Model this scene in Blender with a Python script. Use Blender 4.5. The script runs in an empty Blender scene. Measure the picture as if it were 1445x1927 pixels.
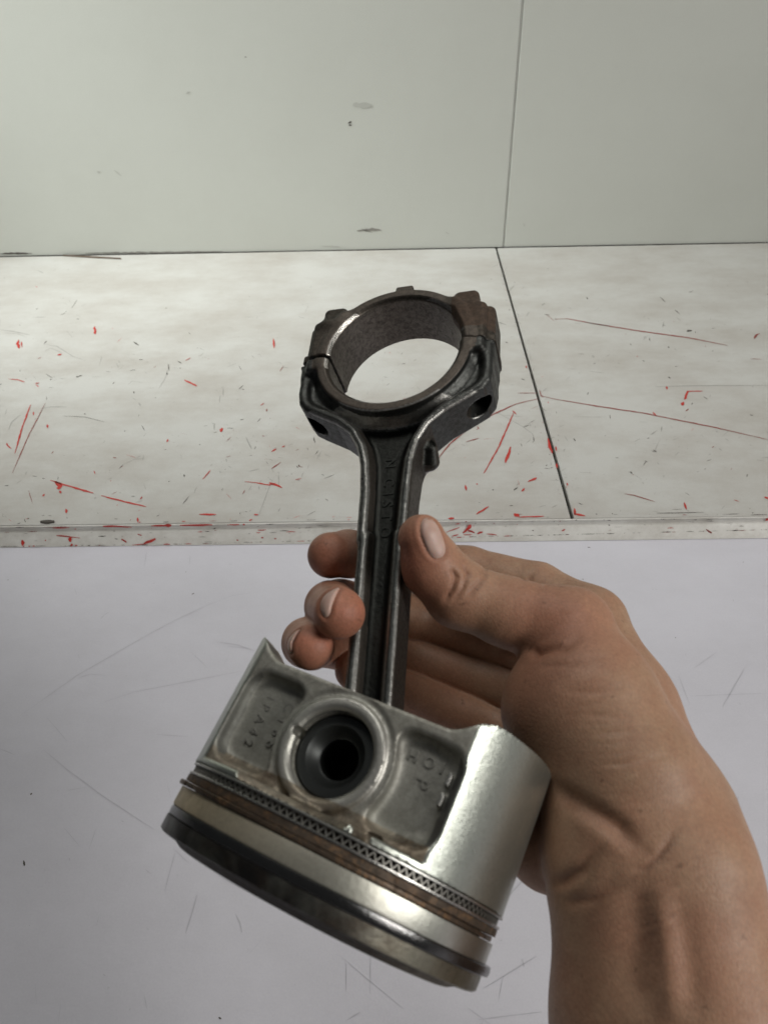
import bpy, math, random
import numpy as np
from mathutils import Matrix, Vector
import openvdb

random.seed(7)
rng = np.random.default_rng(11)
scene = bpy.context.scene
COL = scene.collection

# ------------------------------------------------------------------ camera
F_PX, CX, CY = 1450.0, 722.5, 963.5          # photograph is 1445 x 1927
CAM_H = 0.42                                 # metres above the white boards


def cam_axes(pitch, roll, yaw):
    cp, sp = math.cos(pitch), math.sin(pitch)
    r = np.array([1, 0, 0.]); d = np.array([0, -sp, -cp]); w = np.array([0, cp, -sp])
    r2 = math.cos(roll) * r + math.sin(roll) * d
    d2 = math.cos(roll) * d - math.sin(roll) * r
    Z = np.array([[math.cos(yaw), -math.sin(yaw), 0], [math.sin(yaw), math.cos(yaw), 0], [0, 0, 1]])
    return Z @ np.stack([r2, d2, w], 1)      # columns: right, down, forward


AX = cam_axes(math.radians(39.5), math.radians(1.5), math.radians(1.2))
ORG = np.array([0, 0, CAM_H])
cam_d = bpy.data.cameras.new("camera")
cam = bpy.data.objects.new("camera", cam_d)
COL.objects.link(cam)
m = Matrix.Identity(4)
for i in range(3):
    m[i][0] = AX[i, 0]; m[i][1] = -AX[i, 1]; m[i][2] = -AX[i, 2]; m[i][3] = ORG[i]
cam.matrix_world = m
cam_d.sensor_fit = 'HORIZONTAL'
cam_d.sensor_width = 36
cam_d.lens = 36 * F_PX / 1445
cam_d.clip_start = 0.01
cam_d.clip_end = 50
cam_d.dof.use_dof = True
cam_d.dof.focus_distance = 0.38
cam_d.dof.aperture_fstop = 32
scene.camera = cam

# ------------------------------------------------------------------ light
world = bpy.data.worlds.new("World")
scene.world = world
world.use_nodes = True
bg = world.node_tree.nodes['Background']
bg.inputs[0].default_value = (0.93, 0.97, 1.0, 1)
bg.inputs[1].default_value = 0.04


def area(name, loc, target, size, power, col):
    l = bpy.data.lights.new(name, 'AREA')
    l.shape = 'RECTANGLE'; l.size, l.size_y = size
    l.energy = power; l.color = col
    o = bpy.data.objects.new(name, l)
    COL.objects.link(o)
    o.location = loc
    o.rotation_euler = (Vector(target) - Vector(loc)).to_track_quat('-Z', 'Y').to_euler()
    return o


area('ceiling_lamp', (0.02, 0.60, 1.40), (-0.02, 0.45, 0.0), (0.8, 0.25), 4.5, (1.0, 0.985, 0.94))
area('window_lamp', (1.15, -0.40, 0.98), (0.0, 0.15, 0.2), (0.42, 0.55), 12.5, (1.0, 0.97, 0.93))
dl = area('left_fill_lamp', (-1.15, 0.80, 0.85), (-0.25, 1.02, 0.12), (0.4, 0.6), 3.0, (0.97, 1.0, 0.96))  # added lamp out of view, brightens the left of wall and boards
dl.data.spread = math.radians(58)

scene.view_settings.view_transform = 'Standard'
scene.view_settings.look = 'None'
scene.view_settings.exposure = 0
scene.view_settings.gamma = 1


# ------------------------------------------------------------------ helpers
def ray(p):
    return np.array([(p[0] - CX) / F_PX, (p[1] - CY) / F_PX, 1.0])


def cw(v):                                   # camera millimetres -> world metres
    return np.asarray(v) @ AX.T * 0.001 + ORG


def on_z(p, z):                              # where the sight line of p meets the plane z
    d = AX @ ray(p)
    return d * ((z - CAM_H) / d[2]) + ORG


def on_y(p, y):
    d = AX @ ray(p)
    return d * (y / d[1]) + ORG


def tag(o, label=None, cat=None, group=None, kind=None):
    if label: o['label'] = label
    if cat: o['category'] = cat
    if group: o['group'] = group
    if kind: o['kind'] = kind
    return o


def link(name, me, mat=None, parent=None):
    o = bpy.data.objects.new(name, me)
    COL.objects.link(o)
    if mat: me.materials.append(mat)
    if parent is not None: o.parent = parent
    return o


def mesh_from(name, v, faces, smooth=True, angle=None):
    me = bpy.data.meshes.new(name)
    me.from_pydata([tuple(map(float, x)) for x in v], [], [tuple(map(int, f)) for f in faces])
    if smooth:
        me.shade_smooth()
        if angle: me.set_sharp_from_angle(angle=math.radians(angle))
    me.update()
    return me


def quads_mesh(name, v, q):
    me = bpy.data.meshes.new(name)
    n = len(q)
    me.vertices.add(len(v)); me.vertices.foreach_set('co', np.asarray(v, np.float32).ravel())
    me.loops.add(n * 4); me.loops.foreach_set('vertex_index', np.asarray(q, np.int32).ravel())
    me.polygons.add(n); me.polygons.foreach_set('loop_start', np.arange(0, n * 4, 4, dtype=np.int32))
    me.update(calc_edges=True)
    me.validate()
    me.shade_smooth()
    return me


def set_col(me, name, arr):
    a = me.color_attributes.new(name, 'FLOAT_COLOR', 'POINT')
    full = np.ones((len(me.vertices), 4), np.float32); full[:, :3] = arr
    a.data.foreach_set('color', full.ravel())


def bevel_box(name, lo, hi, mat, parent=None, bev=0.001, seg=2):
    import bmesh
    bm = bmesh.new()
    bmesh.ops.create_cube(bm, size=1)
    for v in bm.verts:
        for i in range(3):
            v.co[i] = lo[i] + (v.co[i] + .5) * (hi[i] - lo[i])
    if bev: bmesh.ops.bevel(bm, geom=bm.edges[:], offset=bev, segments=seg, profile=.5, affect='EDGES')
    me = bpy.data.meshes.new(name); bm.to_mesh(me); bm.free()
    me.shade_flat()
    return link(name, me, mat, parent)


# ---- signed distance tools (arrays of N x 3, millimetres)
def sstep(a, b, x):
    t = np.clip((x - a) / (b - a), 0, 1)
    return t * t * (3 - 2 * t)


def smin(a, b, k):
    h = np.maximum(k - np.abs(a - b), 0) / k
    return np.minimum(a, b) - h * h * k * .25


def smax(a, b, k):
    return -smin(-a, -b, k)


def sd_box(p, c, h, r=0.):
    q = np.abs(p - np.asarray(c, np.float32)) - (np.asarray(h, np.float32) - r)
    return np.linalg.norm(np.maximum(q, 0), axis=1) + np.minimum(q.max(1), 0) - r


def sd_poly(P, poly):
    poly = np.asarray(poly, np.float32)
    d = np.full(len(P), 1e9, np.float32)
    inside = np.zeros(len(P), bool)
    n = len(poly)
    for i in range(n):
        a = poly[i]; b = poly[i - 1]
        e = b - a; w = P - a
        t = np.clip((w @ e) / (e @ e), 0, 1)
        pr = w - t[:, None] * e
        d = np.minimum(d, (pr * pr).sum(1))
        c = (a[1] > P[:, 1]) != (b[1] > P[:, 1])
        xx = (b[0] - a[0]) * (P[:, 1] - a[1]) / (b[1] - a[1] + 1e-9) + a[0]
        inside ^= c & (P[:, 0] < xx)
    return np.sqrt(d) * np.where(inside, -1, 1)


def sd_cap(P, a, b, ra, rb):
    a = np.asarray(a, np.float32); b = np.asarray(b, np.float32)
    e = b - a; w = P - a
    t = np.clip((w @ e) / (e @ e), 0, 1)
    return np.linalg.norm(w - t[:, None] * e, axis=1) - (ra + (rb - ra) * t)


def iso_mesh(f, lo, hi, h, slack=1.35):
    B = 8
    lo = np.asarray(lo, np.float32)
    nb = np.ceil((np.asarray(hi) - lo) / (h * B)).astype(int)
    gi = np.stack(np.meshgrid(*[np.arange(k) for k in nb], indexing='ij'), -1).reshape(-1, 3)
    dc = f((lo + (gi + .5) * B * h - .5 * h).astype(np.float32))
    act = np.abs(dc) < B * h * .87 * slack + h
    bgv = h * 6
    vol = np.where(dc > 0, bgv, -bgv).astype(np.float32).reshape(nb)
    vol = np.repeat(np.repeat(np.repeat(vol, B, 0), B, 1), B, 2)
    off = np.stack(np.meshgrid(*[np.arange(B)] * 3, indexing='ij'), -1).reshape(-1, 3)
    ai = gi[act]
    for s in range(0, len(ai), 900):
        blk = ai[s:s + 900]
        idx = (blk[:, None, :] * B + off[None]).reshape(-1, 3)
        d = f((lo + idx * h).astype(np.float32))
        vol[idx[:, 0], idx[:, 1], idx[:, 2]] = np.clip(d, -bgv, bgv)
    g = openvdb.FloatGrid(background=bgv)
    g.copyFromArray(vol)
    v, q = g.convertToQuads()
    v = v.astype(np.float32) * h + lo
    # settle the vertices on the true surface
    for _ in range(2):
        d = f(v); n = grad(f, v, h * .3)
        v = v - n * np.clip(d, -h, h)[:, None]
    n = grad(f, v, h * .3)
    e1 = v[q[:, 1]] - v[q[:, 0]]; e2 = v[q[:, 2]] - v[q[:, 0]]
    s = (np.cross(e1, e2) * n[q[:, 0]]).sum(1)
    if np.median(s) < 0: q = q[:, ::-1]
    return v, q, n


def grad(f, v, e):
    k = np.array([[1, -1, -1], [-1, -1, 1], [-1, 1, -1], [1, 1, 1]], np.float32)
    n = sum(kk * f(v + kk * np.float32(e))[:, None] for kk in k)
    return n / (np.linalg.norm(n, axis=1, keepdims=True) + 1e-9)


# ------------------------------------------------------------------ materials
def new_mat(name):
    mt = bpy.data.materials.new(name); mt.use_nodes = True
    nt = mt.node_tree
    return mt, nt, nt.nodes['Principled BSDF']


def N(nt, typ, **kw):
    n = nt.nodes.new(typ)
    for k, v in kw.items():
        if k in n.inputs: n.inputs[k].default_value = v
        else: setattr(n, k, v)
    return n


def ramp(nt, src, stops):
    r = nt.nodes.new('ShaderNodeValToRGB')
    el = r.color_ramp.elements
    while len(el) < len(stops): el.new(.5)
    for e, (p, c) in zip(el, stops):
        e.position = p; e.color = (*c, 1) if len(c) == 3 else c
    nt.links.new(src, r.inputs[0])
    return r.outputs[0]


def noise(nt, scale, detail=6, rough=.6, vec=None, dist=0.):
    n = N(nt, 'ShaderNodeTexNoise')
    n.inputs['Scale'].default_value = scale; n.inputs['Detail'].default_value = detail
    n.inputs['Roughness'].default_value = rough; n.inputs['Distortion'].default_value = dist
    if vec is not None: nt.links.new(vec, n.inputs['Vector'])
    return n.outputs[0]


def coords(nt, scale=(1, 1, 1), kind='Object'):
    t = nt.nodes.new('ShaderNodeTexCoord'); mp = nt.nodes.new('ShaderNodeMapping')
    mp.inputs['Scale'].default_value = scale
    nt.links.new(t.outputs[kind], mp.inputs[0])
    return mp.outputs[0]


def mixc(nt, fac, a, b, blend='MIX'):
    x = nt.nodes.new('ShaderNodeMix'); x.data_type = 'RGBA'; x.blend_type = blend
    for s, i in ((fac, 0), (a, 6), (b, 7)):
        if hasattr(s, 'links'): nt.links.new(s, x.inputs[i])
        elif i == 0: x.inputs[0].default_value = s
        else: x.inputs[i].default_value = (*s, 1)
    return x.outputs[2]


def bump(nt, bsdf, h, strength, dist):
    b = nt.nodes.new('ShaderNodeBump')
    b.inputs['Strength'].default_value = strength; b.inputs['Distance'].default_value = dist
    nt.links.new(h, b.inputs['Height']); nt.links.new(b.outputs[0], bsdf.inputs['Normal'])


def flat_mat(name, col, rough=.6, metal=0.):
    mt, nt, b = new_mat(name)
    b.inputs['Base Color'].default_value = (*col, 1)
    b.inputs['Roughness'].default_value = rough; b.inputs['Metallic'].default_value = metal
    return mt


def painted(name, base, stain, amount, spec, rough=.45, scale=6):
    mt, nt, b = new_mat(name)
    v = coords(nt)
    n1 = noise(nt, scale, 9, .72, coords(nt, (.8, 1.25, 1)))
    f1 = ramp(nt, n1, [(.40, (0, 0, 0)), (.78, (1, 1, 1))])
    mm = nt.nodes.new('ShaderNodeMath'); mm.operation = 'MULTIPLY'; mm.inputs[1].default_value = amount
    nt.links.new(f1, mm.inputs[0])
    c = mixc(nt, mm.outputs[0], base, stain)
    n2 = noise(nt, 170, 4, .7, v)                     # small specks of dirt
    f2 = ramp(nt, n2, [(.70, (0, 0, 0)), (.78, (1, 1, 1))])
    m2 = nt.nodes.new('ShaderNodeMath'); m2.operation = 'MULTIPLY'; m2.inputs[1].default_value = spec
    nt.links.new(f2, m2.inputs[0])
    c = mixc(nt, m2.outputs[0], c, (.22, .20, .18))
    n4 = noise(nt, 900, 2, .5, v)                     # fine mottling of the paint film
    c = mixc(nt, .10, c, n4, 'OVERLAY')
    nt.links.new(c, b.inputs['Base Color'])
    b.inputs['Roughness'].default_value = rough
    n3 = noise(nt, 60, 5, .6, v)
    bump(nt, b, n3, .12, .002)
    return mt


M_wall = painted('wall_laminate', (.56, .575, .53), (.49, .50, .455), .6, .10, .5, 2.2)
M_board = painted('white_board_paint', (.54, .535, .51), (.38, .345, .305), .95, .5, .38, 9)
M_table = painted('lilac_white_laminate', (.66, .652, .71), (.55, .54, .585), .9, .20, .42, 5)
M_trim = painted('edge_strip_paint', (.68, .67, .63), (.36, .33, .28), .8, .7, .45, 30)
M_gap = flat_mat('dark_joint', (.035, .03, .024), .9)
M_strip = flat_mat('wall_joint_strip', (.55, .56, .52), .5)
M_red = flat_mat('red_underpaint', (.50, .035, .025), .5)
M_maroon = flat_mat('dull_red_scratch', (.27, .055, .045), .6)
M_dark = flat_mat('dark_scratch', (.075, .065, .055), .7)
M_gray = flat_mat('grey_scratch', (.36, .35, .33), .6)
M_paleg = flat_mat('pale_scratch', (.54, .535, .58), .6)
M_splinter = flat_mat('splinter_wood', (.13, .10, .075), .8)


def attr_metal(name, turned=False, grain=.22):
    """base colour, roughness and metalness come from painted point attributes, broken up by noise"""
    mt, nt, b = new_mat(name)
    grime = (.045, .030, .020) if grain < .3 else (.030, .028, .025)
    a = N(nt, 'ShaderNodeAttribute', attribute_name='base')
    p = N(nt, 'ShaderNodeAttribute', attribute_name='prop')       # r = roughness, g = metallic, b = dirt
    sep = nt.nodes.new('ShaderNodeSeparateColor'); nt.links.new(p.outputs['Color'], sep.inputs[0])
    v = coords(nt)
    n1 = noise(nt, 260 if grain < .3 else 620, 6, .75, v, .6)
    f = ramp(nt, n1, [(.42, (0, 0, 0)), (.66, (1, 1, 1))])
    mm = nt.nodes.new('ShaderNodeMath'); mm.operation = 'MULTIPLY'
    nt.links.new(f, mm.inputs[0]); nt.links.new(sep.outputs[2], mm.inputs[1])
    c = mixc(nt, mm.outputs[0], a.outputs['Color'], grime)
    n2 = noise(nt, 1500, 3, .6, v)
    gt = nt.nodes.new('ShaderNodeMath'); gt.operation = 'GREATER_THAN'; gt.inputs[1].default_value = .84
    nt.links.new(sep.outputs[2], gt.inputs[0])
    ru = nt.nodes.new('ShaderNodeMath'); ru.operation = 'MULTIPLY'
    nt.links.new(ramp(nt, noise(nt, 420, 5, .75, v, 1.0), [(.50, (0, 0, 0)), (.66, (.55, .55, .55))]), ru.inputs[0]); nt.links.new(gt.outputs[0], ru.inputs[1])
    c = mixc(nt, ru.outputs[0], c, (.30, .165, .075))
    c = mixc(nt, .25, c, n2, 'OVERLAY')
    nt.links.new(c, b.inputs['Base Color'])
    nt.links.new(sep.outputs[1], b.inputs['Metallic'])
    r = nt.nodes.new('ShaderNodeMath'); r.operation = 'MULTIPLY_ADD'; r.inputs[1].default_value = .28
    nt.links.new(mm.outputs[0], r.inputs[0]); nt.links.new(sep.outputs[0], r.inputs[2])
    nt.links.new(r.outputs[0], b.inputs['Roughness'])
    n3 = noise(nt, 700 if grain < .3 else 480, 5, .75, v)
    if turned:                                     # fine turning lines round the axis and oily smears
        n4 = noise(nt, 1, 3, .6, coords(nt, (45, 5200, 45)))
        n5 = noise(nt, 55, 5, .6, coords(nt, (1, .6, 1)), .8)
        rr = nt.nodes.new('ShaderNodeMath'); rr.operation = 'MULTIPLY_ADD'; rr.inputs[1].default_value = .16
        nt.links.new(n5, rr.inputs[0]); nt.links.new(r.outputs[0], rr.inputs[2])
        nt.links.new(rr.outputs[0], b.inputs['Roughness'])
        pm = nt.nodes.new('ShaderNodeMath'); pm.operation = 'POWER'; pm.inputs[1].default_value = 5
        nt.links.new(sep.outputs[1], pm.inputs[0])
        pf = nt.nodes.new('ShaderNodeMath'); pf.operation = 'MULTIPLY'
        nt.links.new(ramp(nt, n5, [(.42, (0, 0, 0)), (.68, (.75, .75, .75))]), pf.inputs[0]); nt.links.new(pm.outputs[0], pf.inputs[1])
        c = mixc(nt, pf.outputs[0] if True else ramp(nt, n5, [(.42, (0, 0, 0)), (.68, (.75, .75, .75))]), c, (.36, .37, .32))
        nt.links.new(c, b.inputs['Base Color'])
        ad = nt.nodes.new('ShaderNodeMath'); ad.operation = 'MULTIPLY_ADD'; ad.inputs[1].default_value = .35
        nt.links.new(n4, ad.inputs[0]); nt.links.new(n3, ad.inputs[2])
        n3 = ad.outputs[0]
    bump(nt, b, n3, grain, .0004)
    return mt


M_forge = attr_metal('forged_steel', False, .55)
M_alu = attr_metal('piston_aluminium', True)
M_ring = attr_metal('ring_steel')

# ------------------------------------------------------------------ setting
WALL_Y, EDGE_Y = 1.113, 0.498
TABLE_Z = -0.0168

table_me = mesh_from('tabletop', [(-1.6, -0.9, TABLE_Z), (1.6, -0.9, TABLE_Z), (1.6, WALL_Y + .05, TABLE_Z), (-1.6, WALL_Y + .05, TABLE_Z)], [(0, 1, 2, 3)], False)
tabletop = tag(link('tabletop', table_me, M_table), kind='structure')

# wall: two laminate panels with a thin joint between them
s_top = on_y((980, 0), WALL_Y); s_bot = on_y((950, 471), WALL_Y)
sx = (s_top[0] + s_bot[0]) / 2
wall = bpy.data.objects.new('wall', None); COL.objects.link(wall)
wall.location = (0, WALL_Y, 0)
tag(wall, 'pale grey laminate wall of two panels rising behind the white boards', 'wall')
for lo, hi in (((-1.6, 0, 0), (sx - .0012, .02, 1.5)), ((sx + .0012, 0, 0), (1.6, .02, 1.5))):
    bevel_box('panel', lo, hi, M_wall, wall, .0008)
bevel_box('joint_strip', (sx - .0009, .001, 0.0), (sx + .0006, .02, 1.5), M_strip, wall, 0)
bevel_box('joint_backing', (-1.6, .0205, -.01), (1.6, .03, 1.5), M_gap, wall, 0)

# white boards lying on the table against the wall; front edge has a round nosing and a face strip
b1 = on_z((936, 474), 0); b2 = on_z((1078, 979), 0)
bx_wall = b1[0]; bx_front = b2[0]


def prism_x(name, prof, x0, x1, mat, parent=None, skew=None):
    v = []
    for k in (0, 1):
        for (y, z) in prof:
            if skew:
                t = (WALL_Y - y) / (WALL_Y - EDGE_Y); xw, xf = (skew[0], skew[1])[k]
                v.append((xw + (xf - xw) * t, y, z))
            else: v.append(((x0, x1)[k], y, z))
    n = len(prof)
    f = [(i, (i + 1) % n, n + (i + 1) % n, n + i) for i in range(n)]
    f += [tuple(range(n))[::-1], tuple(range(n, 2 * n))]
    me = mesh_from(name, v, f, True, 30)
    import bmesh
    bm = bmesh.new(); bm.from_mesh(me); bmesh.ops.recalc_face_normals(bm, faces=bm.faces); bm.to_mesh(me); bm.free()
    return link(name, me, mat, parent)


def board(name, x0w, x0f, x1w, x1f):
    prof = [(WALL_Y - .0025, TABLE_Z + .0005), (WALL_Y - .0025, 0)]
    for k in range(5):
        t = k / 4 * math.pi / 2
        prof.append((EDGE_Y + .0008 - .0006 * math.sin(t), -.0006 + .0006 * math.cos(t)))
    prof += [(EDGE_Y + .0002, TABLE_Z + .0005)]
    return prism_x(name, prof, 0, 0, M_board, None, ((x0w, x0f), (x1w, x1f)))


g = .0016
board_l = board('white_board', -1.5, -1.5, bx_wall - g, bx_front - g)
tag(board_l, 'wide white painted board left of the dark diagonal joint, scratched through to red', 'board')
board_r = board('white_board', bx_wall + g, bx_front + g, 1.5, 1.5)
tag(board_r, 'greyer white painted board right of the dark diagonal joint, with long red scratch', 'board')
# one long strip nailed along the front of both boards: hollow moulding above, flat face below
strip = prism_x('edge_strip', [(EDGE_Y - .0001, -.0007), (EDGE_Y - .0012, -.0010), (EDGE_Y - .0009, -.0022), (EDGE_Y - .0003, -.0040), (EDGE_Y - .0006, -.0054), (EDGE_Y - .0022, -.0064),
                               (EDGE_Y - .0032, -.0074), (EDGE_Y - .0100, TABLE_Z + .0005), (EDGE_Y - .0001, TABLE_Z + .0005)], -1.5, 1.5, M_trim)
tag(strip, 'chipped off-white strip running along the front edge of both boards, spotted with red', 'edging')
gap_me = mesh_from('joint_sheet', [(bx_wall - g, WALL_Y - .003, -.006), (bx_wall + g, WALL_Y - .003, -.006), (bx_front + g, EDGE_Y + .003, -.006), (bx_front - g, EDGE_Y + .003, -.006)], [(0, 1, 2, 3)], False)
link('joint_sheet', gap_me, M_gap, board_l)  # dark sheet set low in the gap between the boards

# ---- marks in the paint: thin irregular flakes
marks = {}


def stroke(key, pts, w, plane='z', jag=.25, taper=True):
    """pts: world points on the surface; w: metres"""
    pts = [np.array(p) for p in pts]
    out = [pts[0]]
    for a, b in zip(pts[:-1], pts[1:]):
        n = max(2, int(np.linalg.norm(b - a) / .004))
        for k in range(1, n + 1): out.append(a + (b - a) * k / n)
    L, Rr = [], []
    n = len(out)
    for i, p in enumerate(out):
        d = out[min(i + 1, n - 1)] - out[max(i - 1, 0)]
        d = d / (np.linalg.norm(d) + 1e-9)
        s = np.array([-d[1], d[0], 0]) if plane == 'z' else np.array([-d[2], 0, d[0]])
        t = i / max(n - 1, 1)
        ww = w * .5 * ((.35 + .65 * min(1, 4 * min(t, 1 - t))) if taper else 1)
        L.append(p + s * ww * (1 + random.uniform(-jag, jag) * 1.6)); Rr.append(p - s * ww * (1 + random.uniform(-jag, jag) * 1.6))
    V, Fc = marks.setdefault(key, ([], []))
    o = len(V)
    V += L + Rr
    Fc += [(o + i, o + i + 1, o + n + i + 1, o + n + i) for i in range(n - 1)]


def on_board(p):
    """board top behind the front edge, otherwise the face of the edge strip"""
    q = on_z(p, 0)
    if q[1] > EDGE_Y + .001: return q + np.array([0, 0, .00018]), 'z'
    q = on_y(p, EDGE_Y - .0014)
    if q[2] > -.0066:
        q[2] = min(q[2], -.0012); q[1] = EDGE_Y - (.0014 if q[2] > -.0050 else .0024)
        return q, 'y'
    # sloping lower face: plane through (EDGE-.0032,-.0074) and (EDGE-.0100,TABLE)
    d = AX @ ray(p); nn = np.array([0, -.0089, .0068]); nn = nn / np.linalg.norm(nn)
    c0 = np.array([0, EDGE_Y - .0032, -.0074])
    q = d * (((c0 - ORG) @ nn) / (d @ nn)) + ORG
    if q[2] < TABLE_Z + .0012: q = q + np.array([0, .0068, .0089]) * ((TABLE_Z + .0012 - q[2]) / .0089)
    return q + nn * .00025, 'y'


def LC(p): return (p[0] * .35986, 440 + p[1] * .35986)
def RC(p): return (820 + p[0] * .43253, 440 + p[1] * .43253)
def TC(p): return (p[0] * .4844, 1000 + p[1] * .4844)


def bstroke(key, conv, pts, wpx, jag=.3, taper=True):
    px = [conv(p) for p in pts]
    W = []; pl = 'z'
    for p in px:
        q, pl = on_board(p); W.append(q)
    d = np.linalg.norm(W[0] - ORG)
    sc = .35986 if conv is LC else .43253
    if pl == 'y': own = 'S'; W = [on_board(p)[0] if on_board(p)[1] == 'y' else np.array([w[0], EDGE_Y - .0014, -.0014]) for p, w in zip(px, W)]
    else: W = [on_board(p)[0] if on_board(p)[1] == 'z' else np.array([w[0], EDGE_Y + .0012, .00018]) for p, w in zip(px, W)]
    if pl != 'y': own = 'R' if W[0][0] > bx_wall + (bx_front - bx_wall) * (WALL_Y - W[0][1]) / (WALL_Y - EDGE_Y) else 'L'
    stroke(key + own, W, wpx * sc * d / F_PX * .92, pl, jag, taper)


RED_L = [([(262, 1290), (330, 1311), (380, 1325), (488, 1358)], 10), ([(530, 1370), (650, 1402), (765, 1428)], 9), ([(290, 1296), (312, 1322), (308, 1338)], 18),
         ([(237, 1610 - 1610 + 1600), (240, 1605)], 8), ([(160, 895), (115, 1020), (78, 1150)], 6), ([(45, 760), (90, 763), (130, 776)], 5), ([(35, 1095), (42, 1110), (60, 1125)], 7),
         ([(98, 555), (94, 575), (100, 600)], 12), ([(112, 565), (115, 595)], 5), ([(495, 485), (498, 525)], 10), ([(963, 763), (1030, 797)], 9),
         ([(970, 663), (998, 647)], 5), ([(1430, 548), (1433, 597)], 6), ([(1162, 1015), (1155, 1037)], 13), ([(1362, 898), (1380, 886)], 7),
         ([(1060, 1285), (1102, 1236)], 5), ([(1280, 1297), (1340, 1303), (1410, 1315), (1444, 1303)], 6), ([(1408, 1303), (1440, 1312), (1475, 1330)], 11),
         ([(1043, 1468), (1130, 1468)], 13), ([(535, 1523), (580, 1528), (690, 1533)], 8), ([(790, 1527), (890, 1518)], 8), ([(862, 1524), (893, 1514)], 16),
         ([(940, 1523), (1030, 1520), (1110, 1517)], 8), ([(1328, 1470), (1352, 1470)], 14), ([(275, 1538), (365, 1536)], 5), ([(300, 635), (322, 628)], 12),
         ([(185, 783), (207, 780)], 9), ([(188, 790), (202, 802)], 6), ([(225, 1375), (232, 1362)], 9), ([(878, 1076), (874, 1090)], 10), ([(733, 1390), (745, 1375)], 6),
         ([(720, 1485), (722, 1510)], 8), ([(1200, 1517), (1250, 1513)], 6), ([(1305, 1515), (1305, 1500), (1320, 1493)], 6), ([(175, 932), (176, 950)], 8), ([(247, 998), (249, 1015)], 9),
         ([(312, 1345), (318, 1358)], 14), ([(345, 1440), (346, 1462)], 11), ([(1420, 1140), (1445, 1125)], 9),
         ([(295, 1577), (350, 1582), (420, 1590)], 8), ([(372, 1583), (368, 1610)], 20), ([(376, 1620), (378, 1640)], 16), ([(118, 1600), (120, 1630)], 16),
         ([(635, 1596), (662, 1612)], 24), ([(692, 1632), (750, 1622), (812, 1594)], 8), ([(755, 1620), (790, 1610), (815, 1594)], 18), ([(720, 1570), (742, 1576)], 9),
         ([(1035, 1558), (1060, 1557)], 5), ([(1237, 1600), (1247, 1602)], 7)]
for p, w in RED_L: bstroke('red', LC, p, w * 1.25)
RED_R = [([(340, 775), (275, 925), (208, 1044)], 5), ([(333, 770), (350, 786)], 6), ([(326, 927), (302, 998)], 9), ([(487, 890), (505, 955)], 10), ([(521, 925), (524, 945)], 7),
         ([(400, 1080), (420, 1070), (438, 1062)], 10), ([(373, 1122), (385, 1108)], 7), ([(128, 1095), (132, 1118)], 7), ([(1160, 685), (1095, 685), (1085, 715), (1080, 722)], 7),
         ([(1078, 732), (1072, 748)], 12), ([(1003, 665), (1005, 678)], 8), ([(943, 776), (957, 790)], 8), ([(1080, 1170), (1090, 1200)], 8), ([(175, 1222), (205, 1204), (230, 1187)], 7),
         ([(340, 1219), (362, 1232)], 16), ([(360, 1234), (470, 1230)], 6), ([(55, 1242), (80, 1238)], 12), ([(600, 1219), (650, 1228)], 12), ([(1430, 1145), (1446, 1155)], 12),
         ([(45, 1298), (105, 1273)], 6), ([(118, 1302), (145, 1280), (152, 1264)], 15), ([(140, 1290), (168, 1300)], 14), ([(180, 1305), (205, 1296)], 12), ([(220, 1305), (265, 1310)], 7),
         ([(70, 1316), (100, 1308)], 6), ([(548, 1292), (562, 1285)], 9), ([(525, 1000), (528, 1020)], 7), ([(571, 1085), (573, 1097)], 8), ([(1440, 1238), (1446, 1246)], 12),
         ([(178, 1092), (181, 1088)], 8), ([(392, 575), (394, 584)], 8), ([(602, 1195), (604, 1225)], 8)]
for p, w in RED_R: bstroke('red', RC, p, w * 1.25)
MAR_L = [([(237, 885), (200, 960), (150, 1055), (100, 1170), (65, 1252)], 4), ([(315, 1355), (335, 1390), (343, 1440), (350, 1530)], 3), ([(195, 655), (218, 645)], 5), ([(1183, 1168), (1207, 1162)], 5),
         ([(270, 1150), (280, 1138)], 5), ([(1395, 915), (1393, 930)], 5)]
for p, w in MAR_L: bstroke('maroon', LC, p, w)
MAR_R = [([(520, 371), (570, 369), (700, 393), (900, 425), (1100, 452), (1268, 486)], 7), ([(650, 384), (760, 402)], 5), ([(455, 705), (520, 720), (700, 750), (900, 780), (1200, 840), (1444, 896)], 6),
         ([(0, 990), (60, 915), (150, 840), (250, 785), (350, 740), (445, 718)], 7), ([(450, 680), (456, 700), (466, 712)], 4), ([(820, 1132), (860, 1138), (952, 1166)], 4),
         ([(1385, 456), (1392, 440), (1408, 434)], 7), ([(130, 906), (187, 890)], 5), ([(180, 838), (187, 848), (176, 852)], 4), ([(1175, 1284), (1188, 1296), (1200, 1302)], 7), ([(355, 693), (440, 693)], 4)]
for p, w in MAR_R: bstroke('maroon', RC, p, w * 1.25, .2)
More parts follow.
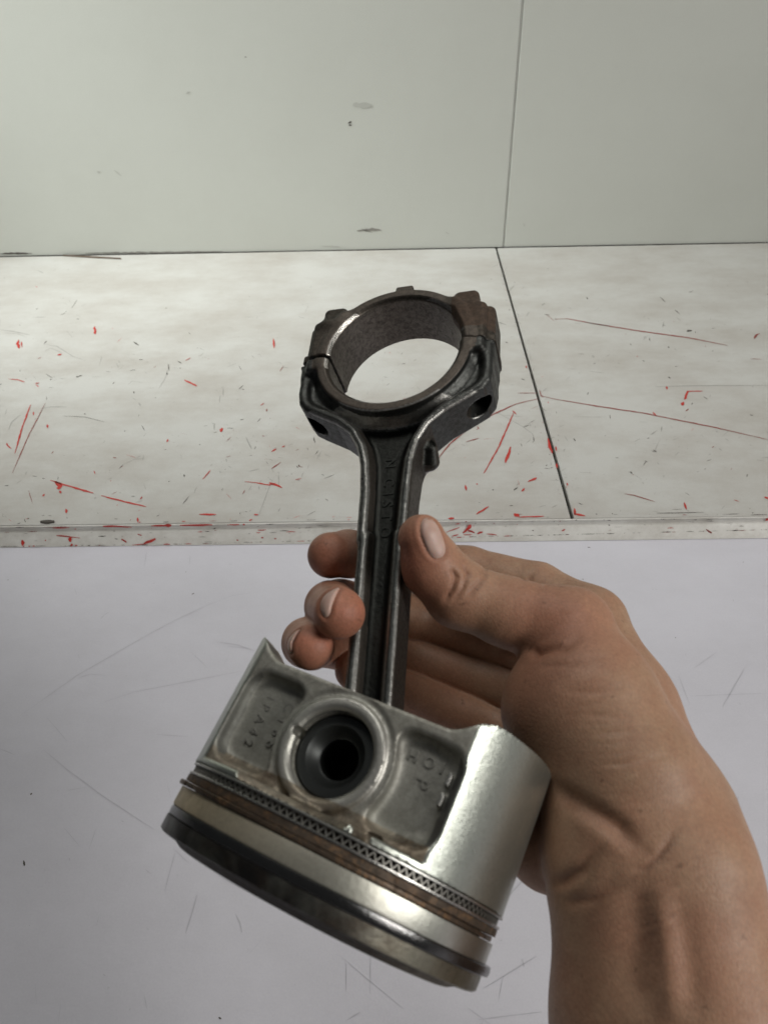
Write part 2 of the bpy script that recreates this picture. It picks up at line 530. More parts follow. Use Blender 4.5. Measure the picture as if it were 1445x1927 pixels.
DK_L = [([(330, 953), (440, 958), (543, 983)], 3), ([(315, 425), (345, 412)], 3.5), ([(698, 565), (727, 583)], 8), ([(680, 716), (706, 710)], 4), ([(398, 750), (412, 747)], 14), ([(412, 745), (427, 741)], 9),
        ([(262, 762), (270, 762)], 9), ([(440, 942), (449, 942)], 8), ([(939, 703), (947, 703)], 8), ([(866, 388), (873, 388)], 8), ([(810, 857), (817, 857)], 7), ([(881, 1295), (889, 1295)], 8),
        ([(700, 824), (701, 836)], 6), ([(740, 1000), (757, 1030)], 3.5), ([(622, 1230), (645, 1207)], 5), ([(957, 1413), (990, 1372)], 4), ([(1345, 985), (1363, 965)], 4), ([(728, 658), (748, 658)], 8),
        ([(590, 785), (600, 775)], 6), ([(1400, 1462), (1430, 1503)], 4), ([(1256, 973), (1276, 970)], 5), ([(860, 1130), (872, 1128)], 4), ([(873, 725), (876, 738)], 5), ([(880, 680), (885, 715)], 3),
        ([(1320, 377), (1325, 377)], 5), ([(1302, 328), (1306, 328)], 5), ([(220, 1279), (234, 1281)], 6), ([(170, 1267), (195, 1270)], 3), ([(25, 1318), (48, 1317)], 5), ([(686, 1373), (706, 1374)], 3),
        ([(0, 1648), (70, 1647)], 4), ([(150, 1641), (215, 1640)], 3), ([(515, 1583), (555, 1580)], 5), ([(600, 1594), (618, 1596)], 5), ([(375, 388), (403, 345)], 2.5), ([(85, 1530), (108, 1512)], 5),
        ([(220, 1475), (232, 1473)], 5), ([(252, 1474), (270, 1475)], 5), ([(820, 1480), (832, 1470)], 4), ([(1115, 1540), (1130, 1538)], 6), ([(655, 1028), (650, 1035)], 5), ([(963, 1258), (965, 1272)], 6)]
for p, w in DK_L: bstroke('dark', LC, p, w)
DK_R = [([(1092, 425), (1114, 420)], 17), ([(303, 470), (313, 475)], 8), ([(470, 350), (494, 353)], 5), ([(655, 275), (661, 285)], 6), ([(975, 275), (998, 296)], 4), ([(1040, 330), (1062, 350)], 4),
        ([(960, 1216), (1060, 1215), (1165, 1213)], 4), ([(1010, 622), (1020, 629)], 6), ([(1012, 490), (1013, 497)], 6), ([(1040, 577), (1050, 577)], 7), ([(900, 550), (908, 556)], 5), ([(845, 478), (850, 485)], 5),
        ([(985, 396), (1000, 399)], 4), ([(620, 523), (645, 524)], 3.5), ([(1365, 787), (1380, 790)], 6), ([(658, 700), (664, 690)], 3), ([(780, 974), (797, 976)], 4), ([(938, 945), (955, 950)], 3.5),
        ([(757, 788), (759, 805)], 3), ([(600, 890), (607, 903)], 6), ([(338, 1117), (356, 1104)], 5), ([(320, 1184), (336, 1183)], 4), ([(472, 1021), (494, 1023)], 4), ([(245, 1113), (252, 1116)], 6),
        ([(425, 885), (427, 902)], 4), ([(380, 842), (410, 832)], 3), ([(372, 630), (387, 637)], 4), ([(1100, 255), (1118, 248)], 4), ([(1200, 412), (1216, 410)], 3), ([(695, 1220), (703, 1220)], 7),
        ([(765, 1219), (770, 1219)], 6), ([(750, 1266), (757, 1265)], 7), ([(1245, 1222), (1320, 1219)], 3), ([(1370, 1224), (1440, 1222)], 4), ([(1123, 1245), (1136, 1244)], 4), ([(620, 1172), (640, 1180)], 4)]
for p, w in DK_R: bstroke('dark', RC, p, w)
GR_L = [([(170, 435), (238, 435)], 6), ([(5, 502), (60, 508), (155, 528)], 6), ([(25, 518), (90, 522), (140, 540)], 3), ([(225, 575), (300, 588), (380, 640), (447, 662)], 4), ([(235, 612), (265, 597), (325, 622)], 4),
        ([(1185, 697), (1240, 675)], 3), ([(690, 855), (712, 870)], 3), ([(1280, 433), (1325, 435)], 6), ([(1340, 417), (1395, 407)], 3), ([(1355, 1470), (1410, 1320), (1435, 1270)], 2.5), ([(390, 157), (425, 153)], 4),
        ([(830, 810), (862, 760), (880, 700)], 2.5), ([(670, 790), (690, 770), (750, 778)], 3), ([(210, 915), (260, 905), (350, 905)], 5), ([(45, 1025), (60, 985), (110, 945)], 4), ([(480, 747), (530, 748)], 3),
        ([(520, 690), (533, 640)], 3), ([(640, 1210), (700, 1180), (760, 1175)], 3), ([(540, 1095), (550, 1080)], 4), ([(900, 700), (935, 702)], 2.5), ([(945, 347), (980, 352)], 3)]
for p, w in GR_L: bstroke('grey', LC, p, w)
GR_R = [([(210, 745), (290, 790), (380, 840), (420, 870), (427, 895)], 3), ([(955, 665), (1100, 661), (1250, 660), (1444, 660)], 5), ([(290, 790), (378, 795)], 2.5), ([(570, 587), (610, 588)], 3),
        ([(665, 598), (730, 605)], 3), ([(600, 796), (740, 798)], 2), ([(885, 818), (920, 820)], 2.5), ([(620, 1038), (680, 1040)], 2.5), ([(560, 880), (575, 905)], 3)]
for p, w in GR_R: bstroke('grey', RC, p, w, .2)
# scattered small flakes, denser near the front edge and around the joint
clusters = [(random.uniform(-20, 1460), 500 + 475 * random.random() ** .7, random.uniform(12, 80)) for _ in range(46)]
for k in range(900):
    if k % 4:
        cx0, cy0, cr = random.choice(clusters)
        px = random.gauss(cx0, cr * 1.3); py = random.gauss(cy0, cr * .6)
    else:
        px = random.uniform(0, 1445); py = 500 + 478 * random.random() ** .8
    if k % 7 == 0:
        py = random.uniform(500, 975); px = 936 + (py - 474) * .283 + random.gauss(0, 12)
    if k % 9 == 1: py = random.gauss(978, 4)
    if py < 490 or py > 983 - px * .012: continue
    a_ = random.choice([random.gauss(-.6, .4), random.gauss(.2, .3), random.uniform(0, 3.1)])
    ln = random.choice([abs(random.gauss(0, 3)) + 1, abs(random.gauss(0, 9)) + 1])
    key = random.choices(['dark', 'grey', 'red', 'maroon'], [3, 10, .5 if k % 9 != 1 else 4, 1.0])[0]
    dx, dy = ln * math.cos(a_), ln * math.sin(a_)
    bstroke(key, RC, [((px - 820) / .43253, (py - 440) / .43253), ((px + dx - 820) / .43253, (py + dy - 440) / .43253)], random.choice([1.6, 2.2, 3.0, 4.2]), .6)
for k in range(300):
    px = random.uniform(0, 1445); py0 = 1034 - px * .0245 - random.choice([2, 2, random.uniform(4, 30), random.uniform(26, 46)])
    ln = random.uniform(3, 18) if k % 2 else random.uniform(1, 5)
    key = random.choices(['dark', 'grey', 'red', 'maroon'], [5, 6, 4.5 if (px < 540 or 840 < px < 960) else .8, 2])[0]
    bstroke(key, RC, [((px - 820) / .43253, (py0 - 440) / .43253), ((px + ln - 820) / .43253, (py0 - ln * .0245 - 440) / .43253)], random.uniform(2, 4) if key != 'red' else random.uniform(4, 9), .5)
MM = {'red': M_red, 'maroon': M_maroon, 'dark': M_dark, 'grey': M_gray}
NM = {'red': 'red_chips', 'maroon': 'dull_red_scratches', 'dark': 'dark_scratches', 'grey': 'grey_scratches'}
lift = {'grey': 0, 'dark': .00008, 'maroon': .00014, 'red': .0002}
for key, (V, Fc) in marks.items():
    k = key[:-1]
    V = [np.array(v) + np.array([0, -lift[k] if v[2] < -.001 else 0, lift[k] if v[2] > -.001 else 0]) for v in V]
    tag(link(NM[k], mesh_from(NM[k], V, Fc, False), MM[k], {'L': board_l, 'R': board_r, 'S': strip}[key[-1]]), kind='stuff')

# ---- scratches in the table and scuffs on the wall
marks = {}


def zs(key, conv, pts, w):
    W = [on_z(conv(p), TABLE_Z + .0002) for p in pts]
    stroke(key, W, w * .4844 * np.linalg.norm(W[0] - ORG) / F_PX, 'z', .35)


for p, w in [([(80, 715), (180, 645), (300, 560), (430, 485), (560, 410), (680, 345), (800, 290), (900, 250), (970, 240)], 2.2), ([(300, 572), (350, 555), (415, 560)], 2), ([(840, 430), (920, 440), (990, 465)], 2.5),
             ([(390, 342), (405, 325), (428, 312)], 3), ([(170, 850), (260, 925), (400, 1030), (600, 1160)], 2), ([(765, 1415), (745, 1490), (720, 1565)], 3.2), ([(915, 1490), (932, 1520), (940, 1560)], 3.4),
             ([(400, 665), (520, 625), (700, 590), (930, 545)], 1.8), ([(610, 790), (730, 798)], 2), ([(1345, 1680), (1345, 1790)], 2.4), ([(1440, 1650), (1438, 1800)], 2), ([(560, 1800), (572, 1860)], 2),
             ([(570, 80), (560, 140)], 1.8), ([(738, 95), (736, 130)], 1.8), ([(290, 222), (298, 245)], 2.4), ([(0, 845), (60, 870)], 2), ([(680, 1250), (640, 1400)], 1.6), ([(1350, 1900), (1400, 1870)], 2)]:
    zs('pale', TC, p, w)
ID = lambda p: (p[0] / .4844 * .4844, p[1])
for p, w in [([(945, 1700), (1000, 1640), (1020, 1630)], 3), ([(912, 1860), (1010, 1800)], 2.5), ([(983, 1805), (986, 1820)], 4), ([(1360, 1330), (1400, 1260)], 3), ([(1300, 1310), (1440, 1305)], 2), ([(1390, 1500), (1370, 1540)], 3),
             ([(900, 1920), (1020, 1905)], 2.5), ([(760, 1900), (640, 1800)], 2)]:
    zs('pale', ID, p, w)
for p, w in [([(118, 1025), (125, 1018)], 5), ([(745, 245), (755, 240)], 3), ([(720, 160), (724, 157)], 3), ([(92, 1280), (96, 1300)], 8), ([(30, 190), (33, 188)], 3), ([(850, 1890), (860, 1895)], 8)]:
    zs('dk', TC, p, w)
for p in [(1095, 1090, 3), (1397, 1058, 3), (1105, 1030, 6), (1270, 1200, 2)]:
    zs('dk', ID, [(p[0], p[1]), (p[0] + p[2], p[1] + .5)], 3)
for k in range(120):
    px, py = random.uniform(0, 1445), random.uniform(1040, 1925)
    a_ = random.uniform(0, 3.14); ln = random.uniform(1, 7) if k % 3 else random.uniform(15, 60)
    zs('pale', ID, [(px, py), (px + ln * math.cos(a_), py + ln * math.sin(a_))], random.uniform(1.4, 3) if k % 3 else 1.3)
tag(link('pale_scratches', mesh_from('pale_scratches', *[marks['pale'][0], marks['pale'][1]], False), M_paleg, tabletop), kind='stuff')
tag(link('dark_specks', mesh_from('dark_specks', [v + np.array([0, 0, .0001]) for v in marks['dk'][0]], marks['dk'][1], False), M_dark, tabletop), kind='stuff')
marks = {}
for p, w, k in [([(655, 231), (661, 228)], 5, 'd'), ([(656, 234), (662, 235)], 3, 'd'), ([(664, 196), (700, 197)], 7, 'g'), ([(672, 434), (700, 431), (718, 433)], 4, 'k'), ([(680, 430), (700, 437)], 2, 'k'), ([(215, 320), (228, 330)], 4, 'g'),
                ([(182, 322), (188, 323)], 4, 'g'), ([(350, 175), (358, 172)], 2, 'g'), ([(460, 107), (464, 106)], 2, 'd'), ([(985, 420), (987, 426)], 2, 'g'), ([(838, 436), (846, 440)], 2, 'g'), ([(603, 462), (640, 464)], 2, 'g'),
                ([(0, 477), (60, 476)], 2.5, 'd'), ([(160, 476), (420, 473)], 2.5, 'k'), ([(1120, 467), (1170, 465), (1230, 463)], 3.2, 'd'), ([(1380, 461), (1445, 457)], 2.5, 'd'), ([(500, 473), (940, 470)], 1.5, 'k')]:
    W = [on_y(q, WALL_Y - .0004) for q in p]
    stroke(k, W, w * np.linalg.norm(W[0] - ORG) / F_PX, 'y', .4)
for k, mt in (('d', M_dark), ('g', flat_mat('faint_scuff', (.45, .46, .42), .6)), ('k', flat_mat('grey_scuff', (.26, .25, .225), .7))):
    V, Fc = marks[k]
    o = tag(link('wall_scuffs', mesh_from('wall_scuffs', [v - np.array([0, WALL_Y, 0]) for v in V], Fc, False), mt, wall), kind='stuff')

# splinter lying along the foot of the wall, black chip on the board's front edge
def sliver(name, pts, w, h, mat, label, cat):
    v, f = [], []
    n = len(pts)
    for i, p in enumerate(pts):
        t = i / (n - 1); ww = w * (.25 + .75 * math.sin(math.pi * min(max(t, .06), .94)))
        for dy, dz in ((-ww, 0), (ww, 0), (ww * .6, h), (-ww * .6, h)):
            v.append((p[0] - pts[0][0] + random.uniform(-1, 1) * .0004, p[1] - pts[0][1] + dy, dz))
    for i in range(n - 1):
        for k in range(4):
            a, b = i * 4 + k, i * 4 + (k + 1) % 4
            f.append((a, a + 4, b + 4, b))
    f += [(0, 1, 2, 3), tuple(range(n * 4 - 4, n * 4))[::-1]]
    o = link(name, mesh_from(name, v, f, True, 40), mat)
    o.location = (pts[0][0], pts[0][1], pts[0][2])
    return tag(o, label, cat)


p0 = on_z((119, 481), .0002); p1 = on_z((228, 487), .0002)
sliver('wood_splinter', [p0 + (p1 - p0) * t - np.array([0, .0005, 0]) for t in np.linspace(0, 1, 9)], .0016, .002, M_splinter,
       'thin brown wood splinter lying along the foot of the wall, far left', 'splinter')
p0 = on_z((66, 1003), .0003); p1 = on_z((95, 997), .0003)
p0[1] = p1[1] = EDGE_Y + .0032; p0[2] = p1[2] = .0003
sliver('black_chip', [p0 + (p1 - p0) * t for t in np.linspace(0, 1, 7)], .0026, .0014, M_dark,
       'small black chip stuck on the front edge of the left board', 'chip')

# ------------------------------------------------------------------ piston and connecting rod
P0 = np.array([-4.2, 72.3, 203.9])                       # pin centre, camera millimetres
c_ = np.array([.963, -.082, -.255]); u_ = np.array([.068, -.846, .529])
a_ = np.cross(c_, u_); a_ /= np.linalg.norm(a_); c_ /= np.linalg.norm(c_); u_ = np.cross(a_, c_)
LROD = 147.2
PHI = math.radians(21.7)

asm = bpy.data.objects.new('piston_and_rod', None); COL.objects.link(asm)
mw = Matrix.Identity(4)
for j, ax in enumerate((c_, u_, a_)):
    w_ = AX @ ax
    for i in range(3): mw[i][j] = w_[i]
pw = cw(P0)
for i in range(3): mw[i][3] = pw[i]
asm.matrix_world = mw
tag(asm, 'used aluminium engine piston hanging on its dark forged connecting rod, held in the hand', 'piston')

# ---- connecting rod (frame: x across, y along, z out of the face; origin at big end centre)
half = [(35, -1), (35, -13), (34.2, -17.5), (31.8, -21), (28, -23.6), (19, -29), (14, -33.5), (10.8, -39.5), (8.7, -47), (7.9, -56), (7.2, -75)]
OUT = half + [(-x, y) for x, y in half[::-1]] + [(-20, 2), (20, 2)]


def rod_solid(p):
    x, y, z = p[:, 0], p[:, 1], p[:, 2]
    az = np.abs(z); r = np.hypot(x, y)
    out = sd_poly(p[:, :2], OUT)
    hw = 7.8 - .7 * np.clip((-45 - y) / 85, 0, 1)
    beam2 = np.maximum(np.abs(x) - hw, np.maximum(y + 40, -145 - y))
    o2 = smin(out, beam2, 3)
    zt = 8.8 - 1.5 * sstep(-38, -60, y)
    body = smax(o2, az - zt, 2.2)
    # deep channel of the beam, running up under the ring and out to the bolt bosses
    inset = 4.9 -  .5 * sstep(10, 22, np.abs(x))
    lim = 3.0 + 3.2 * sstep(9, 21, np.abs(x))
    chan = np.maximum(np.maximum(o2 + inset, 30.4 - r), np.maximum(y + 4.5, -131 - y))
    chan = chan - .42 * np.clip(az - lim, 0, 8)
    chan = smax(chan, lim - az, 1.5)
    body = smax(body, -chan, 1.8)
    ring = smax(r - 28.4, az - 11.4, .9)
    d = smin(body, ring, .9)
    ax = np.abs(x)
    px = np.stack([ax, y, z], 1)
    boss = sd_box(px, (29.2, 5.5, 0), (6.0, 13.2, 8.0), 2.4)
    d = smin(d, boss, 2.0)
    d = smin(d, sd_box(px, (26.0, 5.8, 0), (6.6, 11.2, 11.2), 1.6), 1.4)
    ear = sd_box(px, (25.0, 19.2, 0), (4.6, 5.2, 11.1), 2.2)
    d = smin(d, ear, 4.0)
    d = smin(d, sd_box(p, (1.4, 28.8, 0), (3.4, 1.9, 11.2), .9), .8)
    d = smin(d, sd_cap(p, (11.6, -40.0, -4.0), (12.6, -37.6, -.5), 3.6, 2.6), 2.4)     # forging lump
    d = smin(d, sd_box(px, (33.6, 1.2, 0), (2.0, 2.2, 8.4), .8), 1.0)                 # lips at the parting
    small = smax(np.hypot(x, y + LROD) - 14.2, az - 9.6, .8)
    d = smin(d, small, 2.0)
    return d


def rod_full(p):
    x, y, z = p[:, 0], p[:, 1], p[:, 2]
    az = np.abs(z); r = np.hypot(x, y)
    d = rod_solid(p)
    d = np.maximum(d, 24.0 - r)
    d = np.maximum(d, (24.0 + az - 10.1 - r) * .707)
    hole = np.maximum(np.hypot(np.abs(x) - 29.2, z) - 4.1, y - 12)
    d = smax(d, -hole, .5)
    d = np.maximum(d, 10.1 - np.hypot(x, y + LROD))
    # pits and scale of the forging
    return d


def parting(p):
    x, z = p[:, 0], p[:, 2]
    return p[:, 1] - .25 * np.sin(x * 1.3) * .5 - .12 * np.sin(z * 1.1 + x)


def rod_f(p): return np.maximum(rod_full(p), parting(p))
def cap_f(p): return np.maximum(rod_full(p), -parting(p) + .05)


def rod_attr(v, n):
    x, y, z = v[:, 0], v[:, 1], v[:, 2]
    az = np.abs(z); r = np.hypot(x, y)
    face = (az > 11.0) & (r < 30)
    bore = r < 24.6
    base = np.tile([.080, .083, .079], (len(v), 1))
    rough = np.full(len(v), .40); met = np.full(len(v), .95); dirt = np.full(len(v), .6)
    cast = (y > 0) & (r > 25)
    base[cast] = (.085, .073, .06); rough[cast] = .52
    base[face] = (.10, .082, .066); rough[face] = .46; dirt[face] = .45; met[face] = .6
    base[bore] = (.155, .138, .118); rough[bore] = .40; dirt[bore] = .6
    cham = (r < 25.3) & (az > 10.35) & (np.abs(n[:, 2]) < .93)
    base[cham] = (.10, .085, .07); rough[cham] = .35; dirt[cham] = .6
    c1 = cham & (x < 0) & (y > -5) & (y < 19); base[c1] = (.85, .82, .76); rough[c1] = .24; dirt[c1] = .25  # left highlight arc painted into the chamfer's base colour
    c2 = cham & (x > 9) & (y > 4) & (y < 22); base[c2] = (.30, .28, .26)  # smaller highlight on the right, painted the same way
    rust = (y > 5) & (x > 20) & (z > 6)
    base[rust] = (.095, .062, .042); rough[rust] = .6; met[rust] = .5
    worn_glint = (y < -22) & (az > 3.5) & (np.abs(n[:, 2]) > .25) & (np.abs(n[:, 2]) < .93)
    base[worn_glint] = (.34, .335, .315); rough[worn_glint] = .29; dirt[worn_glint] = .45  # flange edge wear, with its highlights painted into the base colour
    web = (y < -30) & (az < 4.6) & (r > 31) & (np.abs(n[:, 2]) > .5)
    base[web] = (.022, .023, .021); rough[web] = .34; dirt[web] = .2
    edge = (y < -20) & (az < 7.0) & (np.abs(n[:, 0]) > .8)
    base[edge] = (.085, .075, .064); rough[edge] = .5
    return base, np.stack([rough, met, dirt], 1)


def sdf_object(name, f, lo, hi, h, attr, mat, parent, xf=None):
    v, q, n = iso_mesh(f, lo, hi, h)
    base, prop = attr(v, n)
    if xf is not None: v = xf(v)
    me = quads_mesh(name, v * .001, q)
    set_col(me, 'base', base); set_col(me, 'prop', prop)
    return link(name, me, mat, parent)


def shift_rod(v): return v + np.array([0, LROD, 0])


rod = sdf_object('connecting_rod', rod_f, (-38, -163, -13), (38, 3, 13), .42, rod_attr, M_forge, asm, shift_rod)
tag(rod, 'dark oily forged rod with I-shaped beam')


def shift_cap(v):
    t = math.radians(-1.5)
    o = np.array([27., 0, 0]); w = v - o
    x = w[:, 0] * math.cos(t) - w[:, 1] * math.sin(t); y = w[:, 0] * math.sin(t) + w[:, 1] * math.cos(t)
    return np.stack([x + 27 + .5, y + LROD + .1, w[:, 2]], 1)


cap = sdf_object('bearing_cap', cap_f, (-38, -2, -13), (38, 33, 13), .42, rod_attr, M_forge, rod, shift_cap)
tag(cap, 'rusty bearing cap slightly open at its left parting')


def letters(name, text, size, depth, mat, parent, mtx, spacing=1.1):
    cu = bpy.data.curves.new(name, 'FONT')
    cu.body = text; cu.size = size; cu.extrude = depth; cu.bevel_depth = depth * .5; cu.align_x = 'CENTER'; cu.align_y = 'CENTER'
    cu.space_character = spacing
    ob = bpy.data.objects.new(name, cu); COL.objects.link(ob)
    dg = bpy.context.evaluated_depsgraph_get()
    me = bpy.data.meshes.new_from_object(ob.evaluated_get(dg))
    bpy.data.objects.remove(ob)
    me.transform(mtx)
    me.name = name
    return link(name, me, mat, parent)


T = lambda x, y, z, ang: Matrix.Translation((x * .001, y * .001, z * .001)) @ Matrix.Rotation(math.radians(ang), 4, 'Z')
M_letter = flat_mat('raised_forging_marks', (.032, .034, .031), .38, .95)
letters('raised_lettering', 'N  C I S T O', .0050, .0001, M_letter, rod, T(0, LROD - 58, 3.15, -90), 1.15)

# ---- wrist pin
def lathe_z(name, prof, mat, parent, seg=96, y0=0.):
    v, f = [], []
    n = len(prof)
    for i in range(seg):
        t = 2 * math.pi * i / seg
        for r, z in prof: v.append((r * math.cos(t) * .001, (r * math.sin(t) + y0) * .001, z * .001))
    for i in range(seg):
        j = (i + 1) % seg
        for k in range(n):
            k2 = (k + 1) % n
            f.append((i * n + k, j * n + k, j * n + k2, i * n + k2))
    return link(name, mesh_from(name, v, f, True, 35), mat, parent)


M_pin = flat_mat('oily_pin_steel', (.06, .064, .062), .40, .7)
pin = lathe_z('wrist_pin', [(10.0, -27), (10.0, 27.6), (9.5, 28.2), (7.4, 28.2), (6.7, 27.2), (5.4, 25.2), (4.9, 24.9), (5.4, 12), (5.4, -20), (6.2, -27.2), (9.4, -27.2)][::-1], M_pin, asm)
lathe_z('pin_plug', [(5.39, 8), (5.39, 4), (.01, 4), (.01, 8)], M_gap, pin, 24)


# ---- piston (frame x = across, y = towards the skirt, z = along the pin)
def piston_f(p):
    x, y, z = p[:, 0], p[:, 1], p[:, 2]
    ax, az = np.abs(x), np.abs(z)
    r = np.hypot(x, z); rb = np.hypot(x, y)
    top = 15.3 + 5.5 * sstep(23, 34.5, ax)
    d = np.maximum(np.maximum(r - 43, (y - top) * .9), -14.3 - y)
    d = smax(d, np.minimum(az - 31, y + 12.7), .7)
    cav = smax(smax(r - 39.4, az - 20.5, 3), -8 - y, 3)
    cav = np.minimum(cav, smax(smax(r - 39.4, ax * -1 + 31.5, 1), np.maximum(-8 - y, az - 24), 2))
    bossin = np.maximum(rb - 14.8, 11 - az)
    cav = smax(cav, -bossin, 2)
    d = smax(d, -cav, .6)
    cx_ = np.where(x > 0, 21.4, -20.6); hx = np.where(x > 0, 9.4, 8.8)
    qx = np.abs(x - cx_) - (hx - 5.4); qy = np.abs(y - .3) - (11.7 - 5.4)
    rbx = np.sqrt(np.maximum(qx, 0) ** 2 + np.maximum(qy, 0) ** 2) + np.minimum(np.maximum(qx, qy), 0) - 5.4
    floor = 26.4 + .04 * (y + 12)
    rbx = rbx + np.where(x > 20, .62, .12) * np.clip(31 - az, 0, 8) * np.where(x > 20, sstep(20, 26, x), 1)
    pk = smax(smax(rbx, 15.4 - rb, 3.0), floor - az, 2.4)
    d = smax(d, -pk, 1.0)
    # small cast lugs on the outer wall of the right pocket
    for yy in (5.2, .6):
        d = smin(d, sd_box(p, (27.4, yy, 27.2), (.55, 1.5, 1.9), .25), .5)
    d = smin(d, smax(rb - 13.4, az - 31.8, .8), 1.4)
    groove = np.hypot(rb - 14.3, az - 31.6) - 1.0
    d = smax(d, -groove, .6)
    d = np.maximum(d, 10.1 - rb)
    d = np.maximum(d, (10.1 + az - 30.9 - rb) * .707)
    d = np.maximum(d, -(np.maximum(rb - 10.9, np.abs(az - 29.2) - .6)))
    d = smax(d, -sd_cap(p, (-10.4, 1.5, 28), (-10.4, 1.5, 34), 1.1, 1.1), .3)
    d = smax(d, -sd_box(p, (17.5, -13.0, 38), (1.9, 1.1, 8), .6), .4)
    return d


def piston_attr(v, n):
    x, y, z = v[:, 0], v[:, 1], v[:, 2]
    r = np.hypot(x, z); rb = np.hypot(x, y); az = np.abs(z)
    N_ = len(v)
    base = np.tile([.36, .35, .31], (N_, 1)); rough = np.full(N_, .46); met = np.full(N_, .9); dirt = np.full(N_, .45)
    sk = r > 42.7
    base[sk] = (.47, .50, .45); rough[sk] = .22; dirt[sk] = .18; met[sk] = .9
    pocket = (az > 24) & (az < 30.6) & (rb > 13.6) & ~sk
    base[pocket] = (.37, .365, .33); rough[pocket] = .55; dirt[pocket] = .3
    bz = (rb < 13.8) & (az > 30)
    base[bz] = (.50, .49, .45); rough[bz] = .36; dirt[bz] = .2
    low = (y < -9.5) & ~sk
    base[low] = (.30, .25, .19); dirt[low] = .8
    lug = (x > 26.2) & (x < 28.4) & (np.abs(np.abs(y - 2.9) - 2.3) < 1.8) & (z > 28.8) & (n[:, 2] > .8)
    base[lug] = (.40, .40, .38); rough[lug] = .3; dirt[lug] = .1
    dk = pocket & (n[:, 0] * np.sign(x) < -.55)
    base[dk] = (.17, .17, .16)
    return base, np.stack([rough, met, dirt], 1)


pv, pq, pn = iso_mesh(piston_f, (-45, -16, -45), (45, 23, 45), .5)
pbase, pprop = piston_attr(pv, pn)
BELT = [(.01, -33.3), (34, -33.3), (36.8, -33.0), (38.6, -32.0), (40.4, -31.5), (42.3, -31.4), (42.85, -31.0), (42.9, -29.3), (42.9, -27.62), (39, -27.6), (39, -25.12), (42.9, -25.1), (42.95, -24.7),
        (42.95, -21.0), (42.9, -20.62), (39.5, -20.6), (39.5, -19.1), (42.9, -19.08), (42.9, -17.47), (39.5, -17.45), (39.5, -14.32), (38, -14.3), (.01, -14.3)]
SEG = 288
bv, bq, bc, bp = [], [], [], []
for i in range(SEG):
    t = 2 * math.pi * i / SEG
    for (r_, s_) in BELT:
        bv.append((r_ * math.cos(t), s_, -r_ * math.sin(t)))
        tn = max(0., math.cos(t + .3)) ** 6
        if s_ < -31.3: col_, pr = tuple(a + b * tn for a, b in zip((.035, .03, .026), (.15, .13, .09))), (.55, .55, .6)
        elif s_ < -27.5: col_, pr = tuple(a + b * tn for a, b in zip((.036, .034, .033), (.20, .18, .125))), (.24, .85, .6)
        elif r_ < 42: col_, pr = (.03, .025, .02), (.7, .3, .8)
        elif s_ < -20.5:
            col_, pr = (.70, .665, .58), (.25, 1, .16)
        else: col_, pr = (.085, .06, .042), (.5, .6, .95)
        if r_ > 42 and s_ < -20.5 and s_ > -25.2:
            # warm oil lacquer fading to bare metal round the land
            f_ = .5 + .5 * math.cos(t - 3.95); f_ = f_ ** 3.4
            col_ = tuple(a * (1 - f_) + b * f_ for a, b in zip((.60, .61, .56), (.60, .50, .34)))
            pr = (.24 + .2 * f_, 1 - .25 * f_, .12 + .14 * f_)
        bc.append(col_); bp.append(pr)
nB = len(BELT)
for i in range(SEG):
    j = (i + 1) % SEG
    for k in range(nB - 1):
        bq.append((i * nB + k, j * nB + k, j * nB + k + 1, i * nB + k + 1))
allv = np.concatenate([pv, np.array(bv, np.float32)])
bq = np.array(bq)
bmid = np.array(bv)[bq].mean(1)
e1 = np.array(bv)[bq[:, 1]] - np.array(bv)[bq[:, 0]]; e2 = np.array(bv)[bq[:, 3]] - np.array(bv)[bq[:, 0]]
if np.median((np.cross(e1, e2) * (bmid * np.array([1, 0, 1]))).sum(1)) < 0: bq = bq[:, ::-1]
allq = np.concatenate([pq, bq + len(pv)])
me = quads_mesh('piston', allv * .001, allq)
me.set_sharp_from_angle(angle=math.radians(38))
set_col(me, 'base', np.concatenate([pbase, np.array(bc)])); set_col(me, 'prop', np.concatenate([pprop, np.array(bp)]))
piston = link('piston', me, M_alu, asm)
piston.rotation_euler = (0, 0, -PHI)


def ring(name, r0, r1, s0, s1, gap_at, gap, off, col, prop, bulge=.12, n=300):
    """open ring, rectangular section with a slightly barrelled face"""
    sm = (s0 + s1) / 2; b = min(.15, (s1 - s0) * .2)
    prof = [(r0, s0), (r1 - b, s0), (r1, s0 + b), (r1 + bulge, sm), (r1, s1 - b), (r1 - b, s1), (r0, s1)]
    k = len(prof); v, f = [], []
    for i in range(n + 1):
        t = gap_at + gap / 2 + (2 * math.pi - gap) * i / n
        # the ends spring outwards a little
        e = .45 * math.exp(-min(i, n - i) / 7.)
        for (r_, s_) in prof: v.append((((r_ + e) * math.cos(t) + off[0]) * .001, s_ * .001, ((r_ + e) * -math.sin(t) + off[1]) * .001))
    for i in range(n):
        for j in range(k):
            j2 = (j + 1) % k
            f.append((i * k + j, (i + 1) * k + j, (i + 1) * k + j2, i * k + j2))
    f += [tuple(range(k))[::-1], tuple(range(n * k, n * k + k))]
    me = mesh_from(name, v, f, True, 30)
    import bmesh
    bm = bmesh.new(); bm.from_mesh(me); bmesh.ops.recalc_face_normals(bm, faces=bm.faces); bm.to_mesh(me); bm.free()
    set_col(me, 'base', np.tile(col, (len(v), 1))); set_col(me, 'prop', np.tile(prop, (len(v), 1)))
    return link(name, me, M_ring, piston)


